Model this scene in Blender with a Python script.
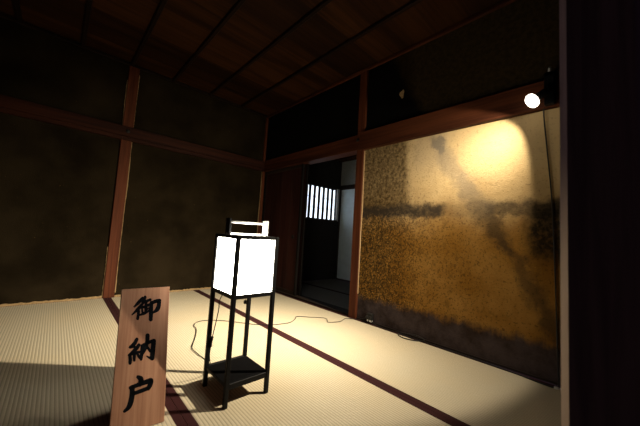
import bpy, bmesh, math, random
from mathutils import Vector, Matrix

random.seed(7)
for o in list(bpy.data.objects):
    bpy.data.objects.remove(o, do_unlink=True)
scene = bpy.context.scene
COL = scene.collection

# ------------------------------------------------------------------ camera
F_PX, YAW, PITCH, ROLL = 281.864, 0.74899, 0.07643, 0.06083
CAM = Vector((-2.30899, -3.84102, 0.82325))
_f = Vector((math.sin(YAW) * math.cos(PITCH), math.cos(YAW) * math.cos(PITCH), math.sin(PITCH)))
_r0 = Vector((math.cos(YAW), -math.sin(YAW), 0))
_u0 = _r0.cross(_f)
_r = _r0 * math.cos(ROLL) + _u0 * math.sin(ROLL)
_u = -_r0 * math.sin(ROLL) + _u0 * math.cos(ROLL)
cam_data = bpy.data.cameras.new('camera')
cam = bpy.data.objects.new('camera', cam_data)
COL.objects.link(cam)
m = Matrix((_r, _u, -_f)).transposed().to_4x4()
m.translation = CAM
cam.matrix_world = m
cam_data.sensor_fit = 'HORIZONTAL'
cam_data.sensor_width = 36.0
cam_data.lens = F_PX / 640.0 * 36.0
cam_data.clip_start = 0.02
cam_data.dof.use_dof = True
cam_data.dof.focus_distance = 2.1
cam_data.dof.aperture_fstop = 2.8
scene.camera = cam

# where the photograph was taken from, used only to read brush strokes off the photo
EYE = Vector((-2.30899, -3.84102, 0.82325))
EYE_R, EYE_U, EYE_F = _r.copy(), _u.copy(), _f.copy()
def pix_ray(x, y):
    return EYE_R * ((x - 320) / F_PX) + EYE_U * (-(y - 213) / F_PX) + EYE_F

# ------------------------------------------------------------------ world, exposure
w = bpy.data.worlds.new('world')
scene.world = w
w.use_nodes = True
w.node_tree.nodes['Background'].inputs['Color'].default_value = (0.95, 0.62, 0.95, 1)
w.node_tree.nodes['Background'].inputs['Strength'].default_value = 0.03
vs = scene.view_settings
vs.view_transform = 'Standard'
vs.look = 'None'
vs.gamma = 1.0
vs.use_curve_mapping = False
vs.exposure = 0.0

LANTERN_PANEL = 19.0       # glow of the paper panels
LANTERN_BULB = 40.0      # bare bulb inside the lantern
SPOT_WATT = 1130.0
WINDOW_GLOW = 2.0

# ------------------------------------------------------------------ node helpers
class NT:
    def __init__(s, name):
        s.mat = bpy.data.materials.new(name)
        s.mat.use_nodes = True
        s.t = s.mat.node_tree
        s.n = s.t.nodes
        s.bsdf = s.n['Principled BSDF']
        s.out = s.n['Material Output']
        s.tc = s.n.new('ShaderNodeTexCoord')
        s.obj = s.tc.outputs['Object']

    def lk(s, a, b):
        if hasattr(a, 'is_output') or isinstance(a, bpy.types.NodeSocket):
            s.t.links.new(a, b)
        else:
            b.default_value = a

    def math(s, op, a, b=0.0, c=None, clamp=False):
        n = s.n.new('ShaderNodeMath')
        n.operation = op
        n.use_clamp = clamp
        s.lk(a, n.inputs[0])
        s.lk(b, n.inputs[1])
        if c is not None:
            s.lk(c, n.inputs[2])
        return n.outputs[0]

    def add(s, a, b): return s.math('ADD', a, b)
    def sub(s, a, b): return s.math('SUBTRACT', a, b)
    def mul(s, a, b): return s.math('MULTIPLY', a, b)
    def mx(s, a, b): return s.math('MAXIMUM', a, b)

    def smooth(s, v, lo, hi, a=0.0, b=1.0):
        n = s.n.new('ShaderNodeMapRange')
        n.interpolation_type = 'SMOOTHSTEP'
        s.lk(v, n.inputs['Value'])
        n.inputs['From Min'].default_value = lo
        n.inputs['From Max'].default_value = hi
        n.inputs['To Min'].default_value = a
        n.inputs['To Max'].default_value = b
        return n.outputs['Result']

    def mapping(s, scale=(1, 1, 1), loc=(0, 0, 0), rot=(0, 0, 0)):
        n = s.n.new('ShaderNodeMapping')
        n.inputs['Scale'].default_value = scale
        n.inputs['Location'].default_value = loc
        n.inputs['Rotation'].default_value = rot
        s.t.links.new(s.obj, n.inputs['Vector'])
        return n.outputs['Vector']

    def noise(s, vec=None, scale=5.0, detail=4.0, rough=0.55, dist=0.0):
        n = s.n.new('ShaderNodeTexNoise')
        s.t.links.new(vec if vec is not None else s.obj, n.inputs['Vector'])
        n.inputs['Scale'].default_value = scale
        n.inputs['Detail'].default_value = detail
        n.inputs['Roughness'].default_value = rough
        n.inputs['Distortion'].default_value = dist
        return n.outputs['Fac']

    def mix(s, fac, a, b):
        n = s.n.new('ShaderNodeMix')
        n.data_type = 'RGBA'
        s.lk(fac, n.inputs[0])
        for v, i in ((a, 6), (b, 7)):
            if isinstance(v, tuple):
                n.inputs[i].default_value = (*v[:3], 1)
            else:
                s.t.links.new(v, n.inputs[i])
        return n.outputs[2]

    def sep(s):
        n = s.n.new('ShaderNodeSeparateXYZ')
        s.t.links.new(s.obj, n.inputs[0])
        return n.outputs

    def bump(s, h, strength=0.3, dist=0.01):
        n = s.n.new('ShaderNodeBump')
        n.inputs['Strength'].default_value = strength
        n.inputs['Distance'].default_value = dist
        s.t.links.new(h, n.inputs['Height'])
        s.t.links.new(n.outputs[0], s.bsdf.inputs['Normal'])

    def fin(s, col, rough=0.6, spec=0.3):
        if isinstance(col, tuple):
            s.bsdf.inputs['Base Color'].default_value = (*col[:3], 1)
        else:
            s.t.links.new(col, s.bsdf.inputs['Base Color'])
        s.lk(rough, s.bsdf.inputs['Roughness'])
        s.bsdf.inputs['Specular IOR Level'].default_value = spec
        return s.mat

def wood(name, dark, light, axis=2, grain=30.0, rough=0.62, spec=0.10, rings=True):
    t = NT(name)
    sc = [grain, grain, grain]
    sc[axis] = grain * 0.04
    v = t.mapping(tuple(sc))
    n1 = t.noise(v, 1.0, 5, 0.6, 0.6)
    sc2 = [7, 7, 7]
    sc2[axis] = 0.7
    n2 = t.noise(t.mapping(tuple(sc2), (3, 1, 2)), 1.0, 3, 0.5)
    f = t.smooth(t.add(t.mul(n1, 0.6), t.mul(n2, 0.5)), 0.38, 0.72)
    c = t.mix(f, dark, light)
    t.bump(n1, 0.18, 0.003)
    return t.fin(c, rough, spec)

def plain(name, col, rough=0.6, spec=0.3, metal=0.0, vary=0.15, scale=40.0):
    t = NT(name)
    n = t.noise(None, scale, 3)
    c = t.mix(t.smooth(n, 0.3, 0.7), tuple(v * (1 - vary) for v in col), tuple(min(1, v * (1 + vary)) for v in col))
    t.bsdf.inputs['Metallic'].default_value = metal
    return t.fin(c, rough, spec)

def emit(name, col, strength):
    t = NT(name)
    t.bsdf.inputs['Base Color'].default_value = (0.8, 0.8, 0.78, 1)
    t.bsdf.inputs['Emission Color'].default_value = (*col, 1)
    t.bsdf.inputs['Emission Strength'].default_value = strength
    n = t.noise(t.mapping((60, 60, 8)), 1.0, 4)
    t.bump(n, 0.05, 0.001)
    t.bsdf.inputs['Roughness'].default_value = 0.8
    return t.mat

# ------------------------------------------------------------------ materials
M = {}
M['wood_post'] = wood('post wood', (0.042, 0.0110, 0.0042), (0.110, 0.0310, 0.0120), 2, 34)
M['wood_beam_x'] = wood('beam wood along x', (0.015, 0.0040, 0.0016), (0.040, 0.0105, 0.0040), 0, 34)
M['wood_beam_y'] = wood('beam wood along y', (0.026, 0.0072, 0.0028), (0.078, 0.0225, 0.0085), 1, 34)
M['wood_ceiling'] = wood('ceiling board wood', (0.014, 0.0046, 0.0013), (0.046, 0.0160, 0.0042), 0, 22)
M['wood_ceiling2'] = wood('ceiling board wood darker', (0.0085, 0.0028, 0.0010), (0.024, 0.0085, 0.0025), 0, 22)
M['wood_batten'] = wood('batten wood', (0.006, 0.003, 0.0018), (0.014, 0.0065, 0.0035), 1, 30)
M['wood_dark'] = wood('dark stained wood', (0.012, 0.008, 0.006), (0.03, 0.019, 0.013), 1, 30)
M['wood_black'] = wood('near black door frame wood', (0.003, 0.0022, 0.002), (0.008, 0.0055, 0.0045), 2, 30)
M['wood_door'] = wood('sliding door wood', (0.016, 0.0052, 0.0042), (0.040, 0.0130, 0.0100), 2, 26)
def jamb_wood():
    t = NT('door jamb wood')
    X, Y, Z = t.sep()
    n1 = t.noise(t.mapping((30, 30, 1.2)), 1.0, 5, 0.6, 0.6)
    c = t.mix(t.smooth(n1, 0.35, 0.7), (0.070, 0.046, 0.060), (0.130, 0.088, 0.105))
    # light caught by the chamfered corner, put into the colour up to chest height
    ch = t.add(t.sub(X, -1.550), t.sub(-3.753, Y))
    edge_light = t.mul(t.smooth(ch, 0.0142, 0.0135), t.smooth(t.add(Z, t.mul(n1, 0.15)), 1.12, 0.80))
    c = t.mix(edge_light, c, (0.50, 0.36, 0.26))
    t.bump(n1, 0.18, 0.003)
    return t.fin(c, 0.62, 0.06)
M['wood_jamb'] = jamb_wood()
M['wood_sign'] = wood('cedar sign wood', (0.27, 0.125, 0.075), (0.44, 0.235, 0.145), 2, 60, 0.6)
M['lacquer'] = plain('black lacquer', (0.003, 0.0027, 0.003), 0.55, 0.14)
M['rubber'] = plain('black cord', (0.012, 0.011, 0.010), 0.5)
M['ink'] = plain('black ink', (0.0035, 0.0040, 0.0055), 0.8, 0.05)
M['nail'] = plain('iron nail cover', (0.012, 0.010, 0.009), 0.45, 0.5, 0.6)
M['tag'] = plain('white plastic', (0.72, 0.70, 0.66), 0.5)
M['handle'] = plain('pale metal and lamplit handle', (0.62, 0.62, 0.60), 0.4, 0.5, 0.2)
M['paper'] = emit('glowing lantern paper', (1.0, 0.93, 0.79), LANTERN_PANEL)
M['bulb'] = emit('lantern bulb', (1.0, 0.90, 0.70), LANTERN_BULB)
M['spot_bulb'] = emit('spot bulb face', (1.0, 0.92, 0.78), 7.0)
M['shoji'] = emit('daylit window paper', (0.80, 0.90, 1.0), WINDOW_GLOW)
M['edge_plaster'] = plain('pale broken plaster', (0.30, 0.20, 0.10), 0.9, 0.1)
M['fusuma'] = plain('pale sliding door paper', (0.72, 0.86, 0.93), 0.8, 0.2, 0, 0.05, 8)
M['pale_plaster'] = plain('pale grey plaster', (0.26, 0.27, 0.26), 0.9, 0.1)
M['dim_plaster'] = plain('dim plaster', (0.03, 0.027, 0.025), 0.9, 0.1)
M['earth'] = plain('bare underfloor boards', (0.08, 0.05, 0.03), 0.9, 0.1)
M['heri'] = plain('maroon cloth border', (0.036, 0.0095, 0.0095), 0.85, 0.15, 0, 0.25, 300)
M['frame_white'] = plain('whitish window jamb', (0.45, 0.43, 0.42), 0.7)  # even pale tone for the window's side jamb

def tatami_mat(name, base):
    t = NT(name)
    v = t.mapping((60, 420, 60))
    n = t.noise(v, 1.0, 3, 0.6)
    n2 = t.noise(None, 2.2, 3)
    c = t.mix(t.smooth(n, 0.3, 0.7), tuple(x * 0.90 for x in base), base)
    c = t.mix(t.smooth(n2, 0.35, 0.75, 0, 0.35), c, (base[0] * 1.02, base[1] * 0.93, base[2] * 0.78))
    # darker thread line at each valley between the rush ribs (15 mm pitch)
    x = t.sep()[0]
    ph = t.math('FRACT', t.add(t.mul(x, 1 / 0.0149), 100.0))
    d = t.math('ABSOLUTE', t.sub(ph, 0.5))
    line = t.smooth(d, 0.26, 0.5)
    c = t.mix(t.mul(line, 0.62), c, tuple(v * 0.35 for v in base))
    return t.fin(c, 0.62, 0.25)
M['tatami'] = tatami_mat('tatami rush', (0.60, 0.515, 0.365))
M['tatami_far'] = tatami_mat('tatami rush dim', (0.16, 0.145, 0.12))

def plaster_dark():
    t = NT('sooty dark plaster')
    n1 = t.noise(None, 2.0, 5, 0.6)
    n2 = t.noise(None, 60, 3, 0.7)
    c = t.mix(t.smooth(n1, 0.3, 0.7), (0.0090, 0.0063, 0.0033), (0.0220, 0.0155, 0.0080))
    c = t.mix(t.smooth(n2, 0.55, 0.75, 0, 0.5), c, (0.006, 0.005, 0.004))
    # small straw flecks
    vo = t.n.new('ShaderNodeTexVoronoi')
    vo.inputs['Scale'].default_value = 26
    t.t.links.new(t.obj, vo.inputs['Vector'])
    fl = t.smooth(vo.outputs['Distance'], 0.10, 0.03)
    vary = t.noise(None, 14, 2)
    fl = t.mul(fl, t.smooth(vary, 0.55, 0.72))
    c = t.mix(fl, c, (0.24, 0.14, 0.05))
    t.bump(t.noise(None, 120, 4), 0.5, 0.004)
    return t.fin(c, 1.0, 0.02)
M['plaster_dark'] = plaster_dark()

def plaster_stained():
    """ochre earth plaster with mould, soot bands and a diagonal water trail (world metres)"""
    t = NT('stained ochre plaster')
    sx, Y, Z = t.sep()
    edge = t.noise(None, 9, 5, 0.65)
    edge2 = t.noise(None, 3.0, 4, 0.6)
    wob = t.sub(edge, 0.5)
    wob2 = t.sub(edge2, 0.5)
    Yw = t.add(t.add(Y, t.mul(wob2, 0.20)), t.mul(wob, 0.06))
    Zw = t.add(Z, t.mul(wob, 0.16))
    n1 = t.noise(None, 3.5, 5, 0.6)
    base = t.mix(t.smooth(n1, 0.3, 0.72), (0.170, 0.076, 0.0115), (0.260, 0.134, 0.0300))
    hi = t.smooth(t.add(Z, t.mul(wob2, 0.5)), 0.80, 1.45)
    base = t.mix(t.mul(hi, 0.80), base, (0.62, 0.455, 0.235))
    # paler, greyer rubbed field along the trail, high on the wall
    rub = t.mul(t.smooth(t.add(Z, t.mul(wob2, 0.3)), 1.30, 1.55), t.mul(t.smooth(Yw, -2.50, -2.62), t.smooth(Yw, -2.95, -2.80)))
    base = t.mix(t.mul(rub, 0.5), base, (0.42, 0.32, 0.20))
    # mould speckles: many beside the post, few further along
    sp = t.noise(None, 62, 2, 0.7)
    sp2 = t.noise(None, 30, 3, 0.65)
    sp3 = t.noise(None, 16, 4, 0.65)
    left = t.smooth(Yw, -2.85, -2.20)
    midw = t.smooth(Yw, -3.45, -2.80)
    lowz = t.smooth(Zw, 1.25, 0.95)
    thr = t.add(t.mul(left, 0.085), t.mul(t.mul(midw, lowz), 0.05))
    spk = t.smooth(t.add(sp, thr), 0.60, 0.66)
    spk2 = t.smooth(t.add(sp2, t.mul(thr, 0.9)), 0.62, 0.69)
    spk3 = t.smooth(t.add(sp3, t.mul(thr, 1.1)), 0.56, 0.72)
    speck = t.mx(t.mul(spk, 0.90), t.mx(t.mul(spk2, 0.95), t.mul(spk3, 0.55)))
    speck = t.mul(speck, t.sub(t.add(0.55, t.mul(left, 0.40)), t.mul(hi, 0.32)))
    c = t.mix(speck, base, (0.020, 0.0125, 0.005))
    # light straw grains
    gr = t.smooth(t.noise(t.mapping((1, 1, 1), (5, 3, 1)), 70, 3, 0.75), 0.60, 0.70)
    c = t.mix(t.mul(gr, t.add(0.15, t.mul(left, 0.6))), c, (0.55, 0.36, 0.13))
    # darkened upper left field next to the post
    uf = t.mul(t.smooth(Yw, -2.56, -2.47), t.smooth(Zw, 1.04, 1.16))
    c = t.mix(t.mul(uf, t.smooth(sp2, 0.3, 0.7, 0.55, 0.9)), c, (0.058, 0.034, 0.011))
    # horizontal soot band
    band = t.mul(t.smooth(Zw, 1.000, 1.055), t.smooth(Zw, 1.175, 1.105))
    seg1 = t.smooth(Yw, -2.94, -2.82)
    seg2 = t.mul(t.smooth(Yw, -3.04, -3.20), 0.80)
    seg = t.mx(t.mx(seg1, seg2), 0.25)
    c = t.mix(t.mul(t.mul(band, seg), t.smooth(sp3, 0.3, 0.6, 0.72, 0.95)), c, (0.030, 0.023, 0.017))
    # black mould on the right, under the band
    rb = t.mul(t.smooth(Yw, -3.36, -3.48), t.mul(t.smooth(Zw, 0.66, 0.82), t.smooth(Zw, 1.18, 1.08)))
    c = t.mix(t.mul(rb, t.smooth(sp2, 0.30, 0.60, 0.70, 0.97)), c, (0.012, 0.009, 0.006))
    # bottom damp band with a ragged, streaky upper edge
    streak = t.sub(t.noise(t.mapping((1, 30, 3)), 1.0, 4, 0.6), 0.5)
    bt = t.smooth(t.add(t.add(Z, t.mul(wob, 0.13)), t.mul(streak, 0.07)), 0.27, 0.185)
    c = t.mix(t.mul(bt, 0.95), c, t.mix(t.smooth(t.noise(None, 6, 5, 0.65), 0.3, 0.7), (0.016, 0.0115, 0.012), (0.052, 0.040, 0.041)))
    # diagonal trail: separate ragged blotches strung along a falling line, (y, z, half length, half width, strength)
    ang = math.atan2(-0.85, -0.50)
    blots = [(-2.785, 1.650, 0.120, 0.045, 0.80), (-2.89, 1.46, 0.24, 0.085, 0.48), (-3.02, 1.25, 0.24, 0.090, 0.55), (-3.12, 1.08, 0.18, 0.090, 0.58),
             (-3.215, 0.945, 0.17, 0.078, 0.74), (-3.275, 0.83, 0.12, 0.052, 0.78), (-3.37, 0.70, 0.18, 0.055, 0.58), (-3.430, 0.56, 0.18, 0.062, 0.62), (-3.510, 0.38, 0.22, 0.065, 0.66)]
    Yd = t.add(Y, t.add(t.mul(wob2, 0.10), t.mul(wob, 0.16)))
    Zd = t.add(Z, t.mul(t.sub(t.noise(t.mapping((1, 1, 1), (7, 2, 9)), 9, 5, 0.65), 0.5), 0.22))
    ca, sa = math.cos(ang), math.sin(ang)
    trail = None
    for by, bz, hl, hw_, st in blots:
        py, pz = t.sub(Yd, by), t.sub(Zd, bz)
        u = t.mul(t.add(t.mul(py, ca), t.mul(pz, sa)), 1 / hl)
        v = t.mul(t.add(t.mul(py, -sa), t.mul(pz, ca)), 1 / hw_)
        d = t.math('SQRT', t.add(t.mul(u, u), t.mul(v, v)))
        mk = t.mul(t.smooth(d, 1.30, 0.35), st)
        trail = mk if trail is None else t.mx(trail, mk)
    c = t.mix(trail, c, t.mix(t.smooth(Z, 0.95, 1.35), (0.035, 0.023, 0.013), (0.17, 0.145, 0.115)))
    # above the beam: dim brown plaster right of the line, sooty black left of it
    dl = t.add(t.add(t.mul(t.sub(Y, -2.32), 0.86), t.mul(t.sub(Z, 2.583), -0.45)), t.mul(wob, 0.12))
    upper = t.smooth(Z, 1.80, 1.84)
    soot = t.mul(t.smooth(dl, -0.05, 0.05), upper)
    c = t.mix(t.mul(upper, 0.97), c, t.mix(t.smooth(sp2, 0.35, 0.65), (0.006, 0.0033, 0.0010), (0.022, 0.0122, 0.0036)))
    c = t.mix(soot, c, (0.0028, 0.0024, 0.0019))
    # first bay (over the doors) is all sooty
    c = t.mix(t.smooth(Y, -1.96, -1.94), c, (0.0030, 0.0027, 0.0022))
    t.bump(t.add(t.noise(None, 140, 4, 0.7), t.mul(sp2, 0.8)), 0.6, 0.006)
    return t.fin(c, 0.95, 0.04)
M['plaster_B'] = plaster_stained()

# ------------------------------------------------------------------ mesh helpers
def bx(bm, x0, x1, y0, y1, z0, z1, bev=0.0):
    x0, x1 = sorted((x0, x1)); y0, y1 = sorted((y0, y1)); z0, z1 = sorted((z0, z1))
    r = bmesh.ops.create_cube(bm, size=1.0)
    vs_ = r['verts']
    for v in vs_:
        v.co = Vector(((x0 + x1) / 2 + v.co.x * (x1 - x0), (y0 + y1) / 2 + v.co.y * (y1 - y0), (z0 + z1) / 2 + v.co.z * (z1 - z0)))
    if bev > 0:
        es = list({e for v in vs_ for e in v.link_edges})
        bmesh.ops.bevel(bm, geom=es, offset=bev, segments=1, affect='EDGES', profile=0.5)

def link(name, me, mat, parent=None):
    o = bpy.data.objects.new(name, me)
    COL.objects.link(o)
    if mat is not None and not me.materials:
        me.materials.append(M[mat])
    if parent is not None:
        o.parent = parent
    return o

def obj(name, bm, mat, parent=None, smooth=False):
    me = bpy.data.meshes.new(name)
    bmesh.ops.recalc_face_normals(bm, faces=bm.faces)
    bm.to_mesh(me)
    bm.free()
    if smooth:
        for p in me.polygons:
            p.use_smooth = True
    return link(name, me, mat, parent)

def box(name, ext, mat, parent=None, bev=0.0):
    bm = bmesh.new()
    bx(bm, *ext, bev)
    return obj(name, bm, mat, parent)

def structure(o, label, cat):
    o['kind'] = 'structure'
    o['label'] = label
    o['category'] = cat
    return o

def thing(name, label, cat, loc=(0, 0, 0), rotz=0.0):
    o = bpy.data.objects.new(name, None)
    COL.objects.link(o)
    o.location = loc
    o.rotation_euler = (0, 0, rotz)
    o.empty_display_size = 0.1
    o['label'] = label
    o['category'] = cat
    return o

def catmull(pts, n=6):
    pts = [Vector(p) for p in pts]
    P = [pts[0] * 2 - pts[1]] + pts + [pts[-1] * 2 - pts[-2]]
    out = []
    for i in range(1, len(P) - 2):
        a, b, c, d = P[i - 1], P[i], P[i + 1], P[i + 2]
        for k in range(n):
            u = k / n
            out.append(0.5 * ((2 * b) + (c - a) * u + (2 * a - 5 * b + 4 * c - d) * u * u + (3 * b - a - 3 * c + d) * u ** 3))
    out.append(pts[-1])
    return out

def tube(bm, pts, r, seg=8, n=6, smooth_path=True):
    path = catmull(pts, n) if smooth_path else [Vector(p) for p in pts]
    rings = []
    ref = Vector((0, 0, 1))
    for i, p in enumerate(path):
        d = (path[min(i + 1, len(path) - 1)] - path[max(i - 1, 0)]).normalized()
        s = d.cross(ref)
        if s.length < 1e-3:
            s = d.cross(Vector((1, 0, 0)))
        s.normalize()
        t = s.cross(d)
        rr = r(i / (len(path) - 1)) if callable(r) else r
        rings.append([bm.verts.new(p + (s * math.cos(a) + t * math.sin(a)) * rr) for a in [2 * math.pi * k / seg for k in range(seg)]])
    for a, b in zip(rings, rings[1:]):
        for k in range(seg):
            bm.faces.new((a[k], a[(k + 1) % seg], b[(k + 1) % seg], b[k]))
    bm.faces.new(rings[0][::-1])
    bm.faces.new(rings[-1])

def lathe(bm, prof, mat4, seg=24):
    """prof: (radius, height) pairs along local +z"""
    rings = []
    for r, h in prof:
        if r < 1e-5:
            rings.append([bm.verts.new(mat4 @ Vector((0, 0, h)))])
        else:
            rings.append([bm.verts.new(mat4 @ Vector((r * math.cos(2 * math.pi * k / seg), r * math.sin(2 * math.pi * k / seg), h))) for k in range(seg)])
    for a, b in zip(rings, rings[1:]):
        for k in range(seg):
            k2 = (k + 1) % seg
            if len(a) == 1 and len(b) == 1:
                continue
            if len(a) == 1:
                bm.faces.new((a[0], b[k2], b[k]))
            elif len(b) == 1:
                bm.faces.new((a[k], a[k2], b[0]))
            else:
                bm.faces.new((a[k], a[k2], b[k2], b[k]))

# ------------------------------------------------------------------ floor with tatami mats
XW, YF = -3.68, -3.72          # far left wall and front wall inner planes
H1, H2, H3 = -0.884, -1.828, -2.75
CEIL = 2.655

def make_mat(parent, x0, x1, y0, y1, base_mat, heri=0.035):
    """x0<x1, y0<y1; ribs run along y, cloth borders on both long sides"""
    g = 0.0012
    x0, x1, y0, y1 = x0 + g, x1 - g, y0 + g, y1 - g
    bm = bmesh.new()
    # rush cover: corrugated strip between the two borders
    pitch, amp = 0.0149, 0.0011
    xs = []
    x = x0 + heri
    n = int((x1 - x0 - 2 * heri) / pitch * 4)
    for i in range(n + 1):
        xx = x0 + heri + (x1 - x0 - 2 * heri) * i / n
        ph = (xx / pitch) % 1.0
        xs.append((xx, -amp + amp * abs(math.sin(math.pi * ph)) ** 0.7))
    top = [[bm.verts.new((xx, yy, zz)) for xx, zz in xs] for yy in (y0, y1)]
    for i in range(n):
        bm.faces.new((top[0][i], top[0][i + 1], top[1][i + 1], top[1][i]))
    bx(bm, x0, x1, y0, y1, -0.05, -0.0016)
    mat_ob = obj('tatami_mat', bm, base_mat, parent)
    for a, b in ((x0, x0 + heri), (x1 - heri, x1)):
        box('cloth_border', (a, b, y0, y1, -0.0018, 0.0012), 'heri', mat_ob)
    return mat_ob

floor = box('floor', (XW - 0.1, 0.0, YF - 0.02, 0.05, -0.10, -0.051), 'earth')
structure(floor, 'floor of pale straw tatami mats with maroon cloth borders', 'floor')
for xa, xb in ((H1, -0.012), (H2, H1), (H3, H2), (XW, H3)):
    for ya, yb in ((-1.86, -0.012), (YF + 0.01, -1.86)):
        make_mat(floor, xa, xb, ya, yb, 'tatami')

# ------------------------------------------------------------------ wall_back (plane y = 0)
def wobble_strip(name, parent, axis, fixed, off, z0, z1, width, seed, front):
    """thin uneven sliver of broken plaster along a post; axis 'x' lies on wall_back, 'y' on wall_right"""
    rnd = random.Random(seed)
    bm = bmesh.new()
    n = 40
    prev = None
    side = 1 if width > 0 else -1
    ph = rnd.uniform(0, 6)
    for i in range(n + 1):
        z = z0 + (z1 - z0) * i / n
        wv = abs(width) * (0.35 + 0.5 * max(0, math.sin(z * 5 + ph)) + 0.35 * rnd.random())
        a, b = fixed, fixed + side * wv
        if axis == 'x':
            q = [(a, 0.0, z), (a, front, z), (b, front, z), (b, 0.0, z)]
        else:
            q = [(0.0, a, z), (front, a, z), (front, b, z), (0.0, b, z)]
        vsx = [bm.verts.new(p) for p in q]
        if prev:
            for k in range(3):
                bm.faces.new((prev[k], prev[k + 1], vsx[k + 1], vsx[k]))
        else:
            bm.faces.new(vsx)
        prev = vsx
    bm.faces.new(prev[::-1])
    return obj(name, bm, 'edge_plaster', parent)

wa = box('wall_back', (XW - 0.1, 0.10, 0.0, 0.12, 0.0, CEIL + 0.03), 'plaster_dark')
structure(wa, 'sooty black plaster wall with exposed reddish posts and a horizontal beam', 'wall')
box('post', (-1.866, -1.764, -0.024, 0.05, 0.0, CEIL - 0.035), 'wood_post', wa, 0.003)
box('post', (-0.034, 0.012, -0.026, 0.05, 0.0, CEIL - 0.035), 'wood_post', wa, 0.003)
box('post', (XW, XW + 0.10, -0.024, 0.05, 0.0, CEIL - 0.035), 'wood_post', wa, 0.003)
box('tie_beam', (XW + 0.001, -0.001, -0.046, -0.0005, 1.795, 1.907), 'wood_beam_x', wa, 0.003)
box('lintel_strip', (XW + 0.001, -0.001, -0.032, -0.0005, 1.752, 1.794), 'wood_beam_x', wa, 0.002)
def nail_cover(parent, c, nrm):
    bm = bmesh.new()
    z = Vector(nrm)
    q = z.to_track_quat('Z', 'Y').to_matrix().to_4x4()
    q.translation = Vector(c)
    lathe(bm, [(0.0, 0.010), (0.008, 0.0095), (0.013, 0.006), (0.020, 0.004), (0.022, 0.0), (0.0, -0.001)], q, 8)
    return obj('nail_cover', bm, 'nail', parent)
nail_cover(wa, (-1.816, -0.0462, 1.855), (0, -1, 0))
wobble_strip('broken_plaster_edge', wa, 'x', -1.764, 0, 0.05, 1.75, 0.010, 3, -0.012)
wobble_strip('broken_plaster_edge', wa, 'x', -1.866, 0, 0.01, 0.55, -0.012, 5, -0.012)
wobble_strip('broken_plaster_edge', wa, 'x', -1.764, 0, 1.93, 2.55, 0.007, 8, -0.010)
wobble_strip('broken_plaster_edge', wa, 'x', -1.866, 0, 1.93, 2.45, -0.008, 9, -0.010)
wobble_strip('broken_plaster_edge', wa, 'x', -0.034, 0, 0.05, 1.74, -0.007, 11, -0.012)
def base_strip(name, x0, x1):
    rnd = random.Random(21)
    bm = bmesh.new()
    n = 90
    prev = None
    for i in range(n + 1):
        x = x0 + (x1 - x0) * i / n
        h = 0.016 + 0.010 * rnd.random()
        q = [bm.verts.new(p) for p in ((x, -0.0005, 0.0013), (x, -0.011, 0.0013), (x, -0.011, h), (x, -0.0005, h))]
        if prev:
            for k in range(4):
                bm.faces.new((prev[k], prev[(k + 1) % 4], q[(k + 1) % 4], q[k]))
        else:
            bm.faces.new(q)
        prev = q
    bm.faces.new(prev[::-1])
    return obj(name, bm, 'edge_plaster')
b1 = base_strip('baseboard_back', XW + 0.105, -1.869)
structure(b1, 'thin tan strip where the sooty wall meets the mats, beside the post away from the corner', 'baseboard')
b2 = base_strip('baseboard_back', -1.761, -0.036)
structure(b2, 'thin tan strip where the sooty wall meets the mats, between post and corner', 'baseboard')

# ------------------------------------------------------------------ wall_right (plane x = 0)
PB0, PB1 = -1.997, -1.902       # middle post
bm = bmesh.new()
bx(bm, 0.0, 0.11, -3.80, PB1 - 0.03, 0.0, CEIL + 0.03)
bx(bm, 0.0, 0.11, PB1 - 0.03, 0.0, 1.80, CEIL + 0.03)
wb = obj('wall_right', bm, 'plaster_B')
structure(wb, 'ochre earth plaster wall with dark mould bands and a diagonal stain beside the doorway', 'wall')
box('post', (-0.024, 0.115, PB0, PB1, 0.0, CEIL - 0.035), 'wood_post', wb, 0.003)
box('post', (-0.020, 0.05, -3.745, -3.625, 0.0, CEIL - 0.035), 'wood_post', wb, 0.003)
box('tie_beam', (-0.050, -0.0005, -3.70, PB0 + 0.045, 1.740, 1.930), 'wood_beam_y', wb, 0.003)
box('lintel', (-0.030, 0.11, PB0 + 0.047, -0.048, 1.752, 1.917), 'wood_beam_y', wb, 0.003)
nail_cover(wb, (-0.0302, -1.915, 1.862), (-1, 0, 0))
wobble_strip('broken_plaster_edge', wb, 'y', PB0, 0, 0.25, 1.73, -0.009, 13, -0.012)
# chipped fleck of plaster above the beam
bm = bmesh.new()
vsx = []
for k in range(12):
    a = 2 * math.pi * k / 12
    rr = 1 + 0.25 * math.sin(3 * a + 1)
    vsx.append((math.cos(a) * 0.026 * rr, math.sin(a) * 0.042 * rr))
lo = [bm.verts.new((0.001, -2.414 + a, 2.22 + b)) for a, b in vsx]
hi = [bm.verts.new((-0.004, -2.414 + a * 0.8, 2.22 + b * 0.8)) for a, b in vsx]
bm.faces.new(lo); bm.faces.new(hi[::-1])
for k in range(12):
    bm.faces.new((lo[k], lo[(k + 1) % 12], hi[(k + 1) % 12], hi[k]))
obj('plaster_chip', bm, 'edge_plaster', wb)
b3 = box('baseboard_right', (-0.010, -0.0005, -3.62, PB0 - 0.002, 0.0013, 0.016), 'wood_dark', None, 0.001)
structure(b3, 'low dark wooden strip along the foot of the ochre wall', 'baseboard')
th = box('trim_1', (-0.011, 0.125, PB1 + 0.002, -0.028, -0.05, 0.022), 'wood_dark', None, 0.002)
structure(th, 'dark wooden sliding door sill on the floor of the doorway', 'door sill')

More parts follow.
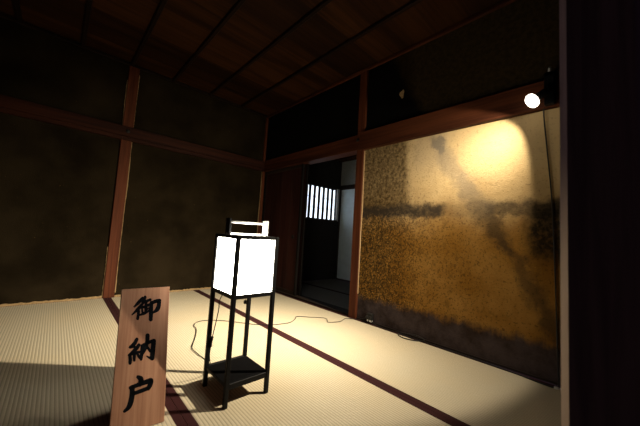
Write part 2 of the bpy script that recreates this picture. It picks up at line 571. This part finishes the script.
# sliding doors stacked in the left half of the doorway
def sliding_door(name, x, y0, y1, label, pull):
    root = bpy.data.objects.new(name, None)
    COL.objects.link(root)
    root.location = (x, y1, 0.022)
    structure(root, label, 'sliding door')
    L = y0 - y1          # negative
    H = 1.729
    box('door_panel', (0.010, 0.020, L + 0.03, -0.03, 0.04, H - 0.04), 'wood_door', root)
    for a, b in ((L, L + 0.032), (-0.032, 0.0)):
        box('stile', (0.0, 0.030, a, b, 0.0, H), 'wood_black', root, 0.002)
    box('rail', (0.002, 0.028, L + 0.032, -0.032, 0.0, 0.045), 'wood_dark', root, 0.002)
    box('rail', (0.002, 0.028, L + 0.032, -0.032, H - 0.045, H), 'wood_dark', root, 0.002)
    # broad boards of the panel
    for k in range(1, 4):
        yy = L + (-L) * k / 4
        box('panel_seam', (0.0085, 0.0102, yy - 0.002, yy + 0.002, 0.045, H - 0.045), 'wood_dark', root)
    if pull is not None:
        bm = bmesh.new()
        q = Matrix.Rotation(-math.pi / 2, 4, 'Y')
        q.translation = Vector((0.0095, pull, 0.75))
        lathe(bm, [(0.0, 0.0005), (0.020, 0.0005), (0.022, 0.006), (0.028, 0.006), (0.030, 0.0), (0.0, -0.002)], q, 20)
        obj('finger_pull', bm, 'nail', root, True)
    return root
sliding_door('door_1', 0.016, -0.957, -0.034, 'reddish brown plank sliding door with a round finger pull, front one of two', -0.79)
sliding_door('door_2', 0.062, -1.000, -0.045, 'brown sliding door pushed behind another, only its dark edge showing', None)

# ------------------------------------------------------------------ wall_left and wall_front (mostly out of view)
wl = box('wall_left', (XW - 0.12, XW - 0.001, YF - 0.12, -0.001, 0.0, CEIL + 0.03), 'plaster_dark')
structure(wl, 'sooty plaster side wall of the tatami room', 'wall')
JX0, JX1, JY0, JY1 = -1.550, -1.430, -3.877, -3.753
bm = bmesh.new()
bx(bm, JX1 - 0.02, -0.022, -3.82, -3.76, 0.0, CEIL + 0.03)
bx(bm, XW, -3.25, -3.84, YF - 0.001, 0.0, CEIL + 0.03)
bx(bm, -3.25, JX1 - 0.02, -3.84, -3.76, 2.0, CEIL + 0.03)
wf = obj('wall_front', bm, 'plaster_dark')
structure(wf, 'dark wall and near door post framing the opening into the room', 'wall')
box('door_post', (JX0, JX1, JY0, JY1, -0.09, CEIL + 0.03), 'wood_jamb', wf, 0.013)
box('door_post', (-3.30, -3.18, JY0, JY1, -0.09, CEIL + 0.03), 'wood_jamb', wf, 0.008)
box('door_lintel', (-3.18, JX0, JY0 + 0.01, JY1 - 0.01, 1.90, 2.0), 'wood_beam_x', wf, 0.004)
fc = box('floor_corridor', (-4.2, 0.0, -5.6, YF - 0.021, -0.10, -0.01), 'wood_dark')
structure(fc, 'dark boarded corridor floor outside the room', 'floor')

# ------------------------------------------------------------------ ceiling
bm = bmesh.new()
bx(bm, XW - 0.1, 0.1, YF - 0.1, 0.1, CEIL + 0.031, CEIL + 0.08)
ce = obj('ceiling', bm, 'wood_ceiling2')
structure(ce, 'reddish brown board ceiling with dark parallel battens', 'ceiling')
ys = [0.0, -0.30, -0.765, -1.225, -1.68, -2.135, -2.59, -3.045, -3.5, YF - 0.03]
for k in range(len(ys) - 1):
    a, b = ys[k], ys[k + 1]
    bm = bmesh.new()
    # each board laps over the next: one long edge hangs 7 mm lower
    x0, x1 = XW, -0.001
    t_ = 0.009
    lo_a, lo_b = CEIL, CEIL + 0.008
    P = [(x0, a, lo_a), (x1, a, lo_a), (x1, b - 0.012, lo_b), (x0, b - 0.012, lo_b)]
    l = [bm.verts.new(p) for p in P]
    h = [bm.verts.new((p[0], p[1], p[2] + t_)) for p in P]
    bm.faces.new(l); bm.faces.new(h[::-1])
    for i in range(4):
        bm.faces.new((l[i], l[(i + 1) % 4], h[(i + 1) % 4], h[i]))
    obj('ceiling_board', bm, 'wood_ceiling' if k % 3 != 1 else 'wood_ceiling2', ce)
for x in (-0.47, -0.935, -1.40, -1.84, -2.28, -2.735, -3.19):
    box('batten', (x - 0.017, x + 0.017, YF, -0.033, CEIL - 0.030, CEIL - 0.0005), 'wood_batten', ce, 0.004)
t2 = box('trim_2', (XW, -0.001, -0.030, -0.0006, CEIL - 0.034, CEIL - 0.002), 'wood_batten', None, 0.003)
structure(t2, 'narrow brown ceiling moulding above the sooty back wall', 'moulding')
t3 = box('trim_3', (-0.030, -0.0006, YF, -0.031, CEIL - 0.034, CEIL - 0.002), 'wood_beam_y', None, 0.003)
structure(t3, 'narrow brown ceiling moulding above the ochre wall', 'moulding')

# ------------------------------------------------------------------ adjoining room seen through the doorway
NX, NY, NC = 1.70, -0.08, 2.26
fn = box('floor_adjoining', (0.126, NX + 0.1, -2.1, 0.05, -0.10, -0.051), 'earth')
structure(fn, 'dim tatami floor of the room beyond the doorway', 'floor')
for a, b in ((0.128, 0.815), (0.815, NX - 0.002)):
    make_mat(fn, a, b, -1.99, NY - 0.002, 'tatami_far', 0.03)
WX0, WX1, WZ0, WZ1 = 0.70, 1.600, 1.115, 1.70
bm = bmesh.new()
bx(bm, 0.115, WX0, NY, NY + 0.08, 0.0, NC + 0.03)
bx(bm, WX1, NX, NY, NY + 0.08, 0.0, NC + 0.03)
bx(bm, WX0, WX1, NY, NY + 0.08, 0.0, WZ0)
bx(bm, WX0, WX1, NY, NY + 0.08, WZ1, NC + 0.03)
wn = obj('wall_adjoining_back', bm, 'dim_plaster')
structure(wn, 'dark wall with a barred window in the room beyond the doorway', 'wall')
win = bpy.data.objects.new('window_1', None)
COL.objects.link(win)
win.location = (WX0, NY, WZ0)
structure(win, 'barred wooden window glowing with pale daylight beyond the doorway', 'window')
WW, WH = WX1 - WX0, WZ1 - WZ0
box('paper_pane', (0.0, WW, 0.050, 0.053, 0.0, WH), 'shoji', win)
for z in (0.195, 0.39):
    box('thin_muntin', (0.0, WW, 0.038, 0.049, z - 0.005, z + 0.005), 'wood_dark', win)
for k in range(8):
    x = 0.015 + k * 0.113
    box('bar', (x - 0.029, x + 0.029, 0.024, 0.037, 0.0, WH), 'wood_dark', win, 0.003)
box('sill', (-0.02, WW + 0.02, -0.03, 0.037, -0.03, -0.0005), 'wood_dark', win, 0.003)
box('side_jamb', (WW + 0.001, WW + 0.055, -0.022, -0.0005, -0.02, WH + 0.02), 'frame_white', win, 0.003)
bm = bmesh.new()
bx(bm, NX, NX + 0.06, -2.0, NY + 0.08, 1.80, NC + 0.03)
bx(bm, NX + 0.03, NX + 0.06, -2.0, NY + 0.08, 0.0, 1.80)
wr = obj('wall_adjoining_right', bm, 'pale_plaster')
structure(wr, 'pale plaster wall above a sliding door in the room beyond the doorway', 'wall')
box('header_rail', (NX - 0.025, NX + 0.029, -2.0, NY - 0.001, 1.735, 1.799), 'wood_dark', wr, 0.003)
d3 = bpy.data.objects.new('door_3', None)
COL.objects.link(d3)
d3.location = (NX, NY - 0.005, 0.0)
structure(d3, 'pale blue paper sliding door beside the barred window beyond the doorway', 'sliding door')
box('door_panel', (0.006, 0.024, -0.925, -0.018, 0.018, 1.716), 'fusuma', d3)
box('frame_strip', (0.0, 0.028, -0.017, -0.001, 0.003, 1.733), 'wood_dark', d3)
box('frame_strip', (0.0, 0.028, -0.945, -0.926, 0.003, 1.733), 'wood_dark', d3)
box('frame_strip', (0.0, 0.028, -0.925, -0.018, 0.003, 0.018), 'wood_dark', d3)
box('frame_strip', (0.0, 0.028, -0.925, -0.018, 1.717, 1.733), 'wood_dark', d3)
d4 = box('door_4', (NX, NX + 0.028, -1.98, -0.952, 0.003, 1.733), 'wood_door', None, 0.003)
structure(d4, 'brown sliding door next to the pale one beyond the doorway', 'sliding door')
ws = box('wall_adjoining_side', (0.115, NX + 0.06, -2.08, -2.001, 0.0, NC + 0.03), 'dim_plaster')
structure(ws, 'dark side wall of the room beyond the doorway', 'wall')
cn = box('ceiling_adjoining', (0.10, NX + 0.1, -2.1, NY + 0.08, NC + 0.031, NC + 0.06), 'wood_ceiling2')
structure(cn, 'slatted ceiling of the room beyond the doorway', 'ceiling')
for k in range(13):
    x = 0.18 + k * 0.12
    box('slat', (x - 0.02, x + 0.02, -2.0, NY - 0.001, NC - 0.01, NC + 0.030), 'wood_ceiling', cn, 0.003)

# ------------------------------------------------------------------ standing lantern
LX0, LX1, LY0, LY1 = -1.672, -1.432, -2.592, -2.334
lcx, lcy = (LX0 + LX1) / 2, (LY0 + LY1) / 2
hw, hd = (LX1 - LX0) / 2, (LY1 - LY0) / 2
LG = 0.020
lan = thing('floor_lantern', 'black framed standing paper lantern glowing white, with an open lower shelf', 'lantern', (lcx, lcy, 0.0013))
ZB, ZT = 0.490, 0.795
for sx in (-1, 1):
    for sy in (-1, 1):
        x, y = sx * (hw - LG / 2), sy * (hd - LG / 2)
        box('leg', (x - LG / 2, x + LG / 2, y - LG / 2, y + LG / 2, 0.0, ZT), 'lacquer', lan, 0.002)
def rails(nm, z0, z1, th_):
    for s in (-1, 1):
        box(nm, (-hw + LG, hw - LG, s * hd - s * 0.003, s * hd - s * (0.003 + th_), z0, z1), 'lacquer', lan, 0.0015)
        box(nm, (s * hw - s * 0.003, s * hw - s * (0.003 + th_), -hd + LG, hd - LG, z0, z1), 'lacquer', lan, 0.0015)
rails('top_rail', ZT - 0.018, ZT, 0.014)
rails('bottom_rail', ZB, ZB + 0.020, 0.014)
for s in (-1, 1):
    box('paper_panel', (-hw + LG, hw - LG, s * (hd - 0.0085), s * (hd - 0.0105), ZB + 0.020, ZT - 0.018), 'paper', lan)
    box('paper_panel', (s * (hw - 0.0085), s * (hw - 0.0105), -hd + LG, hd - LG, ZB + 0.020, ZT - 0.018), 'paper', lan)
sh = box('shelf', (-hw + 0.004, hw - 0.004, -hd + LG, hd - LG, 0.088, 0.104), 'lacquer', lan, 0.0015)
for s in (-1, 1):
    box('shelf_edge', (-hw + LG, hw - LG, s * (hd - 0.003), s * (hd - 0.0195), 0.078, 0.106), 'lacquer', lan, 0.002)
# carrying handle: two upright boards and a round rod, a lower cross bar between them
for s in (-1, 1):
    box('handle_upright', (s * (hw - 0.004), s * (hw - 0.016), -0.022, 0.022, ZT + 0.0005, ZT + 0.085), 'handle' if s > 0 else 'lacquer', lan, 0.002)  # right upright pale as if lamplit, left black; lamplight put into the colour
bm = bmesh.new()
tube(bm, [(-hw + 0.016, 0, ZT + 0.066), (hw - 0.016, 0, ZT + 0.066)], 0.0065, 12, 2)
obj('handle_rod', bm, 'handle', lan, True)
box('handle_crossbar', (-hw + 0.003, hw - 0.003, -0.009, 0.009, ZT + 0.0005, ZT + 0.010), 'handle', lan, 0.001)
# lamp holder bar, socket and bulb
box('bottom_board', (-hw + 0.0175, hw - 0.0175, -hd + 0.0175, hd - 0.0175, ZB + 0.002, ZB + 0.0135), 'lacquer', lan)
bm = bmesh.new()
lathe(bm, [(0.0, ZB + 0.014), (0.018, ZB + 0.014), (0.020, ZB + 0.055), (0.0, ZB + 0.055)], Matrix.Identity(4), 16)
obj('lamp_socket', bm, 'lacquer', lan, True)
bm = bmesh.new()
lathe(bm, [(0.0, ZB + 0.0555), (0.013, ZB + 0.056), (0.015, ZB + 0.070), (0.026, ZB + 0.090), (0.030, ZB + 0.110), (0.026, ZB + 0.130), (0.014, ZB + 0.142), (0.0, ZB + 0.145)], Matrix.Identity(4), 16)
obj('bulb', bm, 'bulb', lan, True)
# pull switch
bm = bmesh.new()
px, py = -1.508 - lcx, -2.42 - lcy
tube(bm, [(px, py, ZB + 0.03), (px, py, 0.436)], 0.0012, 6, 2)
tube(bm, [(px, py, ZB + 0.03), (0.0, 0.0, ZB + 0.036)], 0.0012, 6, 2)
pc = obj('pull_cord', bm, 'rubber', lan)
box('pull_knob', (px - 0.007, px + 0.007, py - 0.007, py + 0.007, 0.418, 0.437), 'rubber', pc, 0.002)
# power cord
def L(p): return (p[0] - lcx, p[1] - lcy, p[2])
cord = [(-1.56, -2.45, 0.498), (-1.62, -2.41, 0.492), (-1.646, -2.40, 0.45), (-1.645, -2.395, 0.40), (-1.650, -2.38, 0.315), (-1.654, -2.36, 0.226), (-1.650, -2.345, 0.18), (-1.640, -2.322, 0.135),
        (-1.60, -2.26, 0.04), (-1.548, -2.10, 0.004), (-1.556, -1.95, 0.004), (-1.555, -1.842, 0.004), (-1.50, -1.72, 0.004), (-1.444, -1.60, 0.004), (-1.40, -1.48, 0.004), (-1.386, -1.39, 0.004),
        (-1.34, -1.32, 0.004), (-1.263, -1.308, 0.004), (-1.155, -1.375, 0.004), (-1.064, -1.481, 0.004), (-0.951, -1.633, 0.004), (-0.849, -1.713, 0.004), (-0.762, -1.739, 0.004), (-0.657, -1.751, 0.004),
        (-0.56, -1.70, 0.004), (-0.486, -1.639, 0.004), (-0.39, -1.72, 0.004), (-0.285, -1.818, 0.004), (-0.305, -1.88, 0.004), (-0.345, -1.938, 0.004), (-0.231, -1.981, 0.004), (-0.115, -1.945, 0.004),
        (-0.07, -1.99, 0.006), (-0.045, -2.05, 0.012), (-0.040, -2.12, 0.040), (-0.030, -2.155, 0.062)]
bm = bmesh.new()
tube(bm, [L(p) for p in cord], 0.0026, 6, 5)
pw = obj('power_cord', bm, 'rubber', lan, True)
bm = bmesh.new()
tube(bm, [L((-1.652, -2.366, 0.255)), L((-1.654, -2.36, 0.226)), L((-1.652, -2.352, 0.200))], 0.0062, 8, 3)
obj('inline_switch', bm, 'rubber', pw, True)

# ------------------------------------------------------------------ wooden sign
SW, SH, LEAN, SYAW, ST = 0.1885, 0.553, 0.2848, -0.0851, 0.018
BR = Vector((-1.8967, -2.5163, 0.0018))
d_ = Vector((math.cos(SYAW), math.sin(SYAW), 0))      # left -> right along the board
n_ = Vector((-math.sin(SYAW), math.cos(SYAW), 0))     # away from the viewer side
up_ = Vector((0, 0, 1)) * math.cos(LEAN) + n_ * math.sin(LEAN)
nf_ = d_.cross(up_)                                    # front normal
if nf_.y > 0:
    nf_ = -nf_
BL = BR - d_ * SW
sign = thing('wooden_sign', 'leaning cedar board sign with three black brush characters', 'sign', tuple(BL + d_ * SW / 2), SYAW)
LR = Matrix.Rotation(-LEAN, 4, 'X')                    # tilts the board's top away
board = box('board', (-SW / 2, SW / 2, 0.0, ST, 0.0, SH), 'wood_sign', None, 0.0015)
board.parent = sign
board.matrix_local = LR
# unseen bracket behind the board: side boards made solid to block lamplight, foot rail
TL = math.tan(LEAN)
for s_ in (-1, 1):
    bm = bmesh.new()
    xa, xb = s_ * (SW / 2 - 0.012), s_ * (SW / 2 - 0.024)
    y0 = ST / math.cos(LEAN) + 0.001
    prof = [(y0, 0.0), (y0 + 0.17, 0.0), (y0 + 0.17, 0.02), (y0 + 0.36 * TL + 0.012, 0.36), (y0 + 0.36 * TL, 0.36)]
    f1 = [bm.verts.new((xa, a, b)) for a, b in prof]
    f2 = [bm.verts.new((xb, a, b)) for a, b in prof]
    bm.faces.new(f1); bm.faces.new(f2[::-1])
    for k in range(5):
        bm.faces.new((f1[k], f1[(k + 1) % 5], f2[(k + 1) % 5], f2[k]))
    obj('light_block_bracket', bm, 'wood_sign', sign)
box('foot_rail', (-SW / 2 + 0.0245, SW / 2 - 0.0245, y0 + 0.14, y0 + 0.165, 0.0, 0.035), 'wood_sign', sign, 0.001)

def to_board(px_, py_):
    d = pix_ray(px_, py_)
    t = (BR - EYE).dot(nf_) / d.dot(nf_)
    p = EYE + d * t - BL
    return p.dot(d_), p.dot(up_)
def strokes(crop, sc, lst):
    bm = bmesh.new()
    for st in lst:
        pts = [Vector((a, b, 0)) for a, b, _ in st]
        ws_ = [c * 1.32 for _, _, c in st]
        # smooth centre line and widths
        if len(pts) > 2:
            path = catmull(pts, 5)
            wid = [v.x for v in catmull([Vector((c, 0, 0)) for c in ws_], 5)]
        else:
            path = [pts[0].lerp(pts[1], k / 5) for k in range(6)]
            wid = [ws_[0] + (ws_[1] - ws_[0]) * k / 5 for k in range(6)]
        left, right = [], []
        for i, p in enumerate(path):
            dr = (path[min(i + 1, len(path) - 1)] - path[max(i - 1, 0)]).normalized()
            nn = Vector((-dr.y, dr.x, 0)) * wid[i] * 0.5
            left.append(p + nn); right.append(p - nn)
        d0 = (path[1] - path[0]).normalized(); d1 = (path[-1] - path[-2]).normalized()
        cap0 = [path[0] + Matrix.Rotation(a, 3, 'Z') @ (-d0) * wid[0] * 0.5 for a in (0.9, 0.45, 0, -0.45, -0.9)]
        cap1 = [path[-1] + Matrix.Rotation(a, 3, 'Z') @ d1 * wid[-1] * 0.5 for a in (0.9, 0.45, 0, -0.45, -0.9)]
        def V(p):
            u, v = to_board(crop[0] + p.x / sc, crop[1] + p.y / sc)
            return bm.verts.new((u - SW / 2, -0.0005, v))
        lv = [V(p) for p in left]; rv = [V(p) for p in right]
        for i in range(len(lv) - 1):
            bm.faces.new((lv[i], lv[i + 1], rv[i + 1], rv[i]))
        c0 = [V(p) for p in cap0]; c1 = [V(p) for p in cap1]
        bm.faces.new([lv[0]] + (c0[::-1] if (left[0] - cap0[0]).length > (left[0] - cap0[-1]).length else c0) + [rv[0]])
        bm.faces.new([lv[-1]] + (c1[::-1] if (left[-1] - cap1[0]).length > (left[-1] - cap1[-1]).length else c1) + [rv[-1]])
    me = bpy.data.meshes.new('character')
    for f in bm.faces:
        f.normal_update()
        if f.normal.y > 0:
            f.normal_flip()
    r = bmesh.ops.extrude_face_region(bm, geom=list(bm.faces))
    for v in [g for g in r['geom'] if isinstance(g, bmesh.types.BMVert)]:
        v.co.y += 0.00045
    bm.to_mesh(me); bm.free()
    return link('character', me, 'ink', board)
# go
strokes((120, 290), 8.52, [
    [(192, 66, 16), (165, 100, 24), (122, 142, 12)],
    [(196, 112, 16), (165, 150, 24), (104, 210, 10)],
    [(158, 165, 20), (156, 205, 20), (150, 244, 20)],
    [(214, 60, 20), (205, 85, 22), (190, 108, 12)],
    [(198, 108, 16), (225, 96, 18), (258, 82, 18)],
    [(186, 152, 16), (225, 136, 20), (262, 120, 18)],
    [(222, 98, 20), (221, 140, 20), (219, 190, 20)],
    [(188, 160, 12), (190, 180, 14), (192, 202, 14)],
    [(222, 164, 14), (248, 154, 14)],
    [(172, 212, 14), (208, 198, 20), (252, 172, 12)],
    [(268, 112, 22), (300, 98, 24), (336, 90, 26)],
    [(334, 92, 26), (330, 130, 28), (318, 165, 28), (284, 192, 14)],
    [(268, 108, 24), (264, 180, 28), (262, 252, 26)],
])
# nan
strokes((115, 335), 8.52, [
    [(186, 36, 22), (165, 74, 26), (128, 104, 18)],
    [(130, 104, 20), (160, 100, 18), (186, 112, 16)],
    [(204, 84, 22), (176, 122, 26), (120, 172, 18)],
    [(120, 172, 18), (160, 158, 20), (210, 144, 18)],
    [(166, 150, 20), (164, 184, 22), (164, 216, 18)],
    [(128, 184, 24), (130, 212, 24), (128, 240, 22)],
    [(190, 160, 16), (200, 178, 18), (208, 196, 14)],
    [(232, 92, 22), (228, 150, 24), (222, 206, 20)],
    [(230, 92, 20), (280, 66, 22), (332, 48, 26)],
    [(330, 52, 30), (322, 130, 32), (316, 198, 30)],
    [(316, 202, 22), (294, 194, 16), (270, 180, 8)],
    [(278, 4, 28), (274, 60, 26), (256, 120, 22), (236, 164, 12)],
    [(272, 92, 14), (286, 118, 18), (300, 140, 16)],
])
# do
strokes((110, 375), 8.35, [
    [(236, 18, 26), (256, 30, 34), (268, 50, 24)],
    [(254, 40, 24), (250, 64, 24), (250, 84, 24)],
    [(172, 108, 26), (250, 76, 28), (340, 46, 34)],
    [(344, 52, 30), (334, 84, 30), (318, 112, 28)],
    [(196, 156, 24), (256, 134, 26), (318, 110, 26)],
    [(186, 104, 32), (184, 170, 34), (170, 236, 34), (150, 276, 28), (120, 304, 18)],
])

# ------------------------------------------------------------------ clip spot lamp on the beam
SP = Vector((-0.175, -3.450, 1.746))
AX = Vector((-0.365, 0.72, -0.59)).normalized()     # centre of the bright beam
CONE = Vector((0.087, 0.81, -0.58)).normalized()    # axis of the shade's cut-off
spot = thing('clip_lamp', 'small black clip-on spot lamp shining down beside the near end of the ochre wall', 'lamp', (0, 0, 0))
q = AX.to_track_quat('Z', 'Y').to_matrix().to_4x4()
q.translation = SP
bm = bmesh.new()
lathe(bm, [(0.0, 0.010), (0.020, 0.008), (0.036, 0.002), (0.045, -0.008), (0.046, -0.018), (0.042, -0.030), (0.0, -0.030)], q, 28)
obj('bulb_face', bm, 'spot_bulb', spot, True)
bm = bmesh.new()
lathe(bm, [(0.0, -0.0305), (0.041, -0.0305), (0.032, -0.045), (0.022, -0.060), (0.0, -0.060)], q, 28)
obj('bulb_reflector', bm, 'handle', spot, True)
bm = bmesh.new()
lathe(bm, [(0.0, -0.0605), (0.023, -0.0605), (0.024, -0.100), (0.018, -0.112), (0.0, -0.113)], q, 24)
obj('lamp_socket', bm, 'lacquer', spot, True)
back = SP - AX * 0.112
bm = bmesh.new()
tube(bm, [back, back + Vector((0.03, -0.008, 0.015)), Vector((-0.075, -3.535, 1.90))], 0.008, 10, 5)
obj('swivel_arm', bm, 'lacquer', spot, True)
bm = bmesh.new()
bx(bm, -0.088, -0.0515, -3.560, -3.510, 1.745, 1.960, 0.003)
bx(bm, -0.088, -0.004, -3.560, -3.510, 1.9315, 1.960, 0.003)
cl = obj('clamp', bm, 'lacquer', spot)
bm = bmesh.new()
tube(bm, [(-0.072, -3.535, 1.955), (-0.068, -3.538, 1.995)], 0.010, 10, 2, False)
obj('clamp_screw', bm, 'handle', cl, True)
cd = [tuple(back + Vector((0.0, -0.002, -0.01))), (-0.06, -3.51, 1.79), (-0.026, -3.500, 1.70), (-0.014, -3.515, 1.468), (-0.012, -3.540, 1.10), (-0.012, -3.555, 0.60), (-0.014, -3.565, 0.15), (-0.020, -3.572, 0.02), (-0.040, -3.552, 0.005),
      (-0.042, -3.49, 0.005), (-0.024, -3.38, 0.005), (-0.016, -3.28, 0.005), (-0.018, -3.05, 0.005), (-0.022, -2.925, 0.005), (-0.018, -2.80, 0.005), (-0.018, -2.70, 0.006), (-0.020, -2.60, 0.006),
      (-0.026, -2.51, 0.006), (-0.060, -2.515, 0.005), (-0.086, -2.58, 0.005), (-0.066, -2.655, 0.005), (-0.034, -2.70, 0.006), (-0.026, -2.735, 0.022), (-0.018, -2.66, 0.034), (-0.016, -2.55, 0.020), (-0.018, -2.42, 0.006), (-0.017, -2.30, 0.006), (-0.020, -2.22, 0.020), (-0.030, -2.19, 0.050)]
bm = bmesh.new()
cd = [(x - ((0.024 if y < -3.2 else 0.012) if z < 0.04 and y < -2.2 else 0.0), y, z) for x, y, z in cd]
tube(bm, cd, 0.0042, 6, 6)
sc_ = obj('power_cord', bm, 'rubber', spot, True)
bm = bmesh.new()
bx(bm, -0.072, -0.052, -3.575, -3.553, 0.0013, 0.012, 0.003)
bx(bm, -0.062, -0.046, -3.593, -3.576, 0.0013, 0.009, 0.002)
obj('cord_clip', bm, 'tag', sc_)
ld = bpy.data.lights.new('clip_lamp_light', 'SPOT')
ld.energy = SPOT_WATT
ld.color = (1.0, 0.88, 0.67)
ld.spot_size = math.radians(116)
ld.spot_blend = 0.16
ld.shadow_soft_size = 0.02
# reflector bulb: narrow bright beam plus a weak wide spill, as a function of the angle from the axis
ld.use_nodes = True
lt = ld.node_tree
em = next(n for n in lt.nodes if n.type == 'EMISSION')
def _m(op, a, b=0.0):
    n = lt.nodes.new('ShaderNodeMath')
    n.operation = op
    for i, v in enumerate((a, b)):
        if isinstance(v, (int, float)):
            n.inputs[i].default_value = v
        else:
            lt.links.new(v, n.inputs[i])
    return n.outputs[0]
tcl = lt.nodes.new('ShaderNodeTexCoord')
spx = lt.nodes.new('ShaderNodeSeparateXYZ')
lt.links.new(tcl.outputs['Normal'], spx.inputs[0])
Q_L = (-CONE).to_track_quat('Z', 'Y')
bl_ = Q_L.inverted() @ AX
cz = _m('ADD', _m('ADD', _m('MULTIPLY', spx.outputs[0], bl_.x), _m('MULTIPLY', spx.outputs[1], bl_.y)), _m('MULTIPLY', spx.outputs[2], bl_.z))
cz = _m('MINIMUM', _m('ABSOLUTE', cz), 1.0)
th_l = _m('ARCCOSINE', cz)
SIG = math.radians(14.2)
beam = _m('EXPONENT', _m('MULTIPLY', _m('MULTIPLY', th_l, th_l), -0.5 / SIG ** 2))
spill = _m('ADD', _m('MULTIPLY', _m('MULTIPLY', _m('MULTIPLY', cz, cz), cz), 0.145), 0.007)
lt.links.new(_m('ADD', beam, spill), em.inputs['Strength'])
lo_ = bpy.data.objects.new('clip_lamp_light', ld)
COL.objects.link(lo_)
lo_.parent = spot
lo_.location = SP + AX * 0.034
lo_.rotation_euler = Q_L.to_euler()

# ------------------------------------------------------------------ plug block at the foot of the wall
pl = thing('plug_adapter', 'black plug block with a white tag low on the ochre wall beside the post', 'plug', (-0.001, -2.172, 0.018))
bm = bmesh.new()
bx(bm, -0.030, -0.0005, -0.030, 0.030, 0.018, 0.078, 0.003)
obj('block', bm, 'rubber', pl)
for dy in (-0.018, 0.016):
    box('plug', (-0.052, -0.0305, dy - 0.011, dy + 0.011, 0.030, 0.056), 'rubber', pl, 0.003)
box('tag', (-0.022, -0.018, -0.034, 0.004, 0.000, 0.0175), 'tag', pl, 0.0005)
box('tag', (-0.027, -0.024, 0.012, 0.028, 0.002, 0.0175), 'tag', pl, 0.0005)
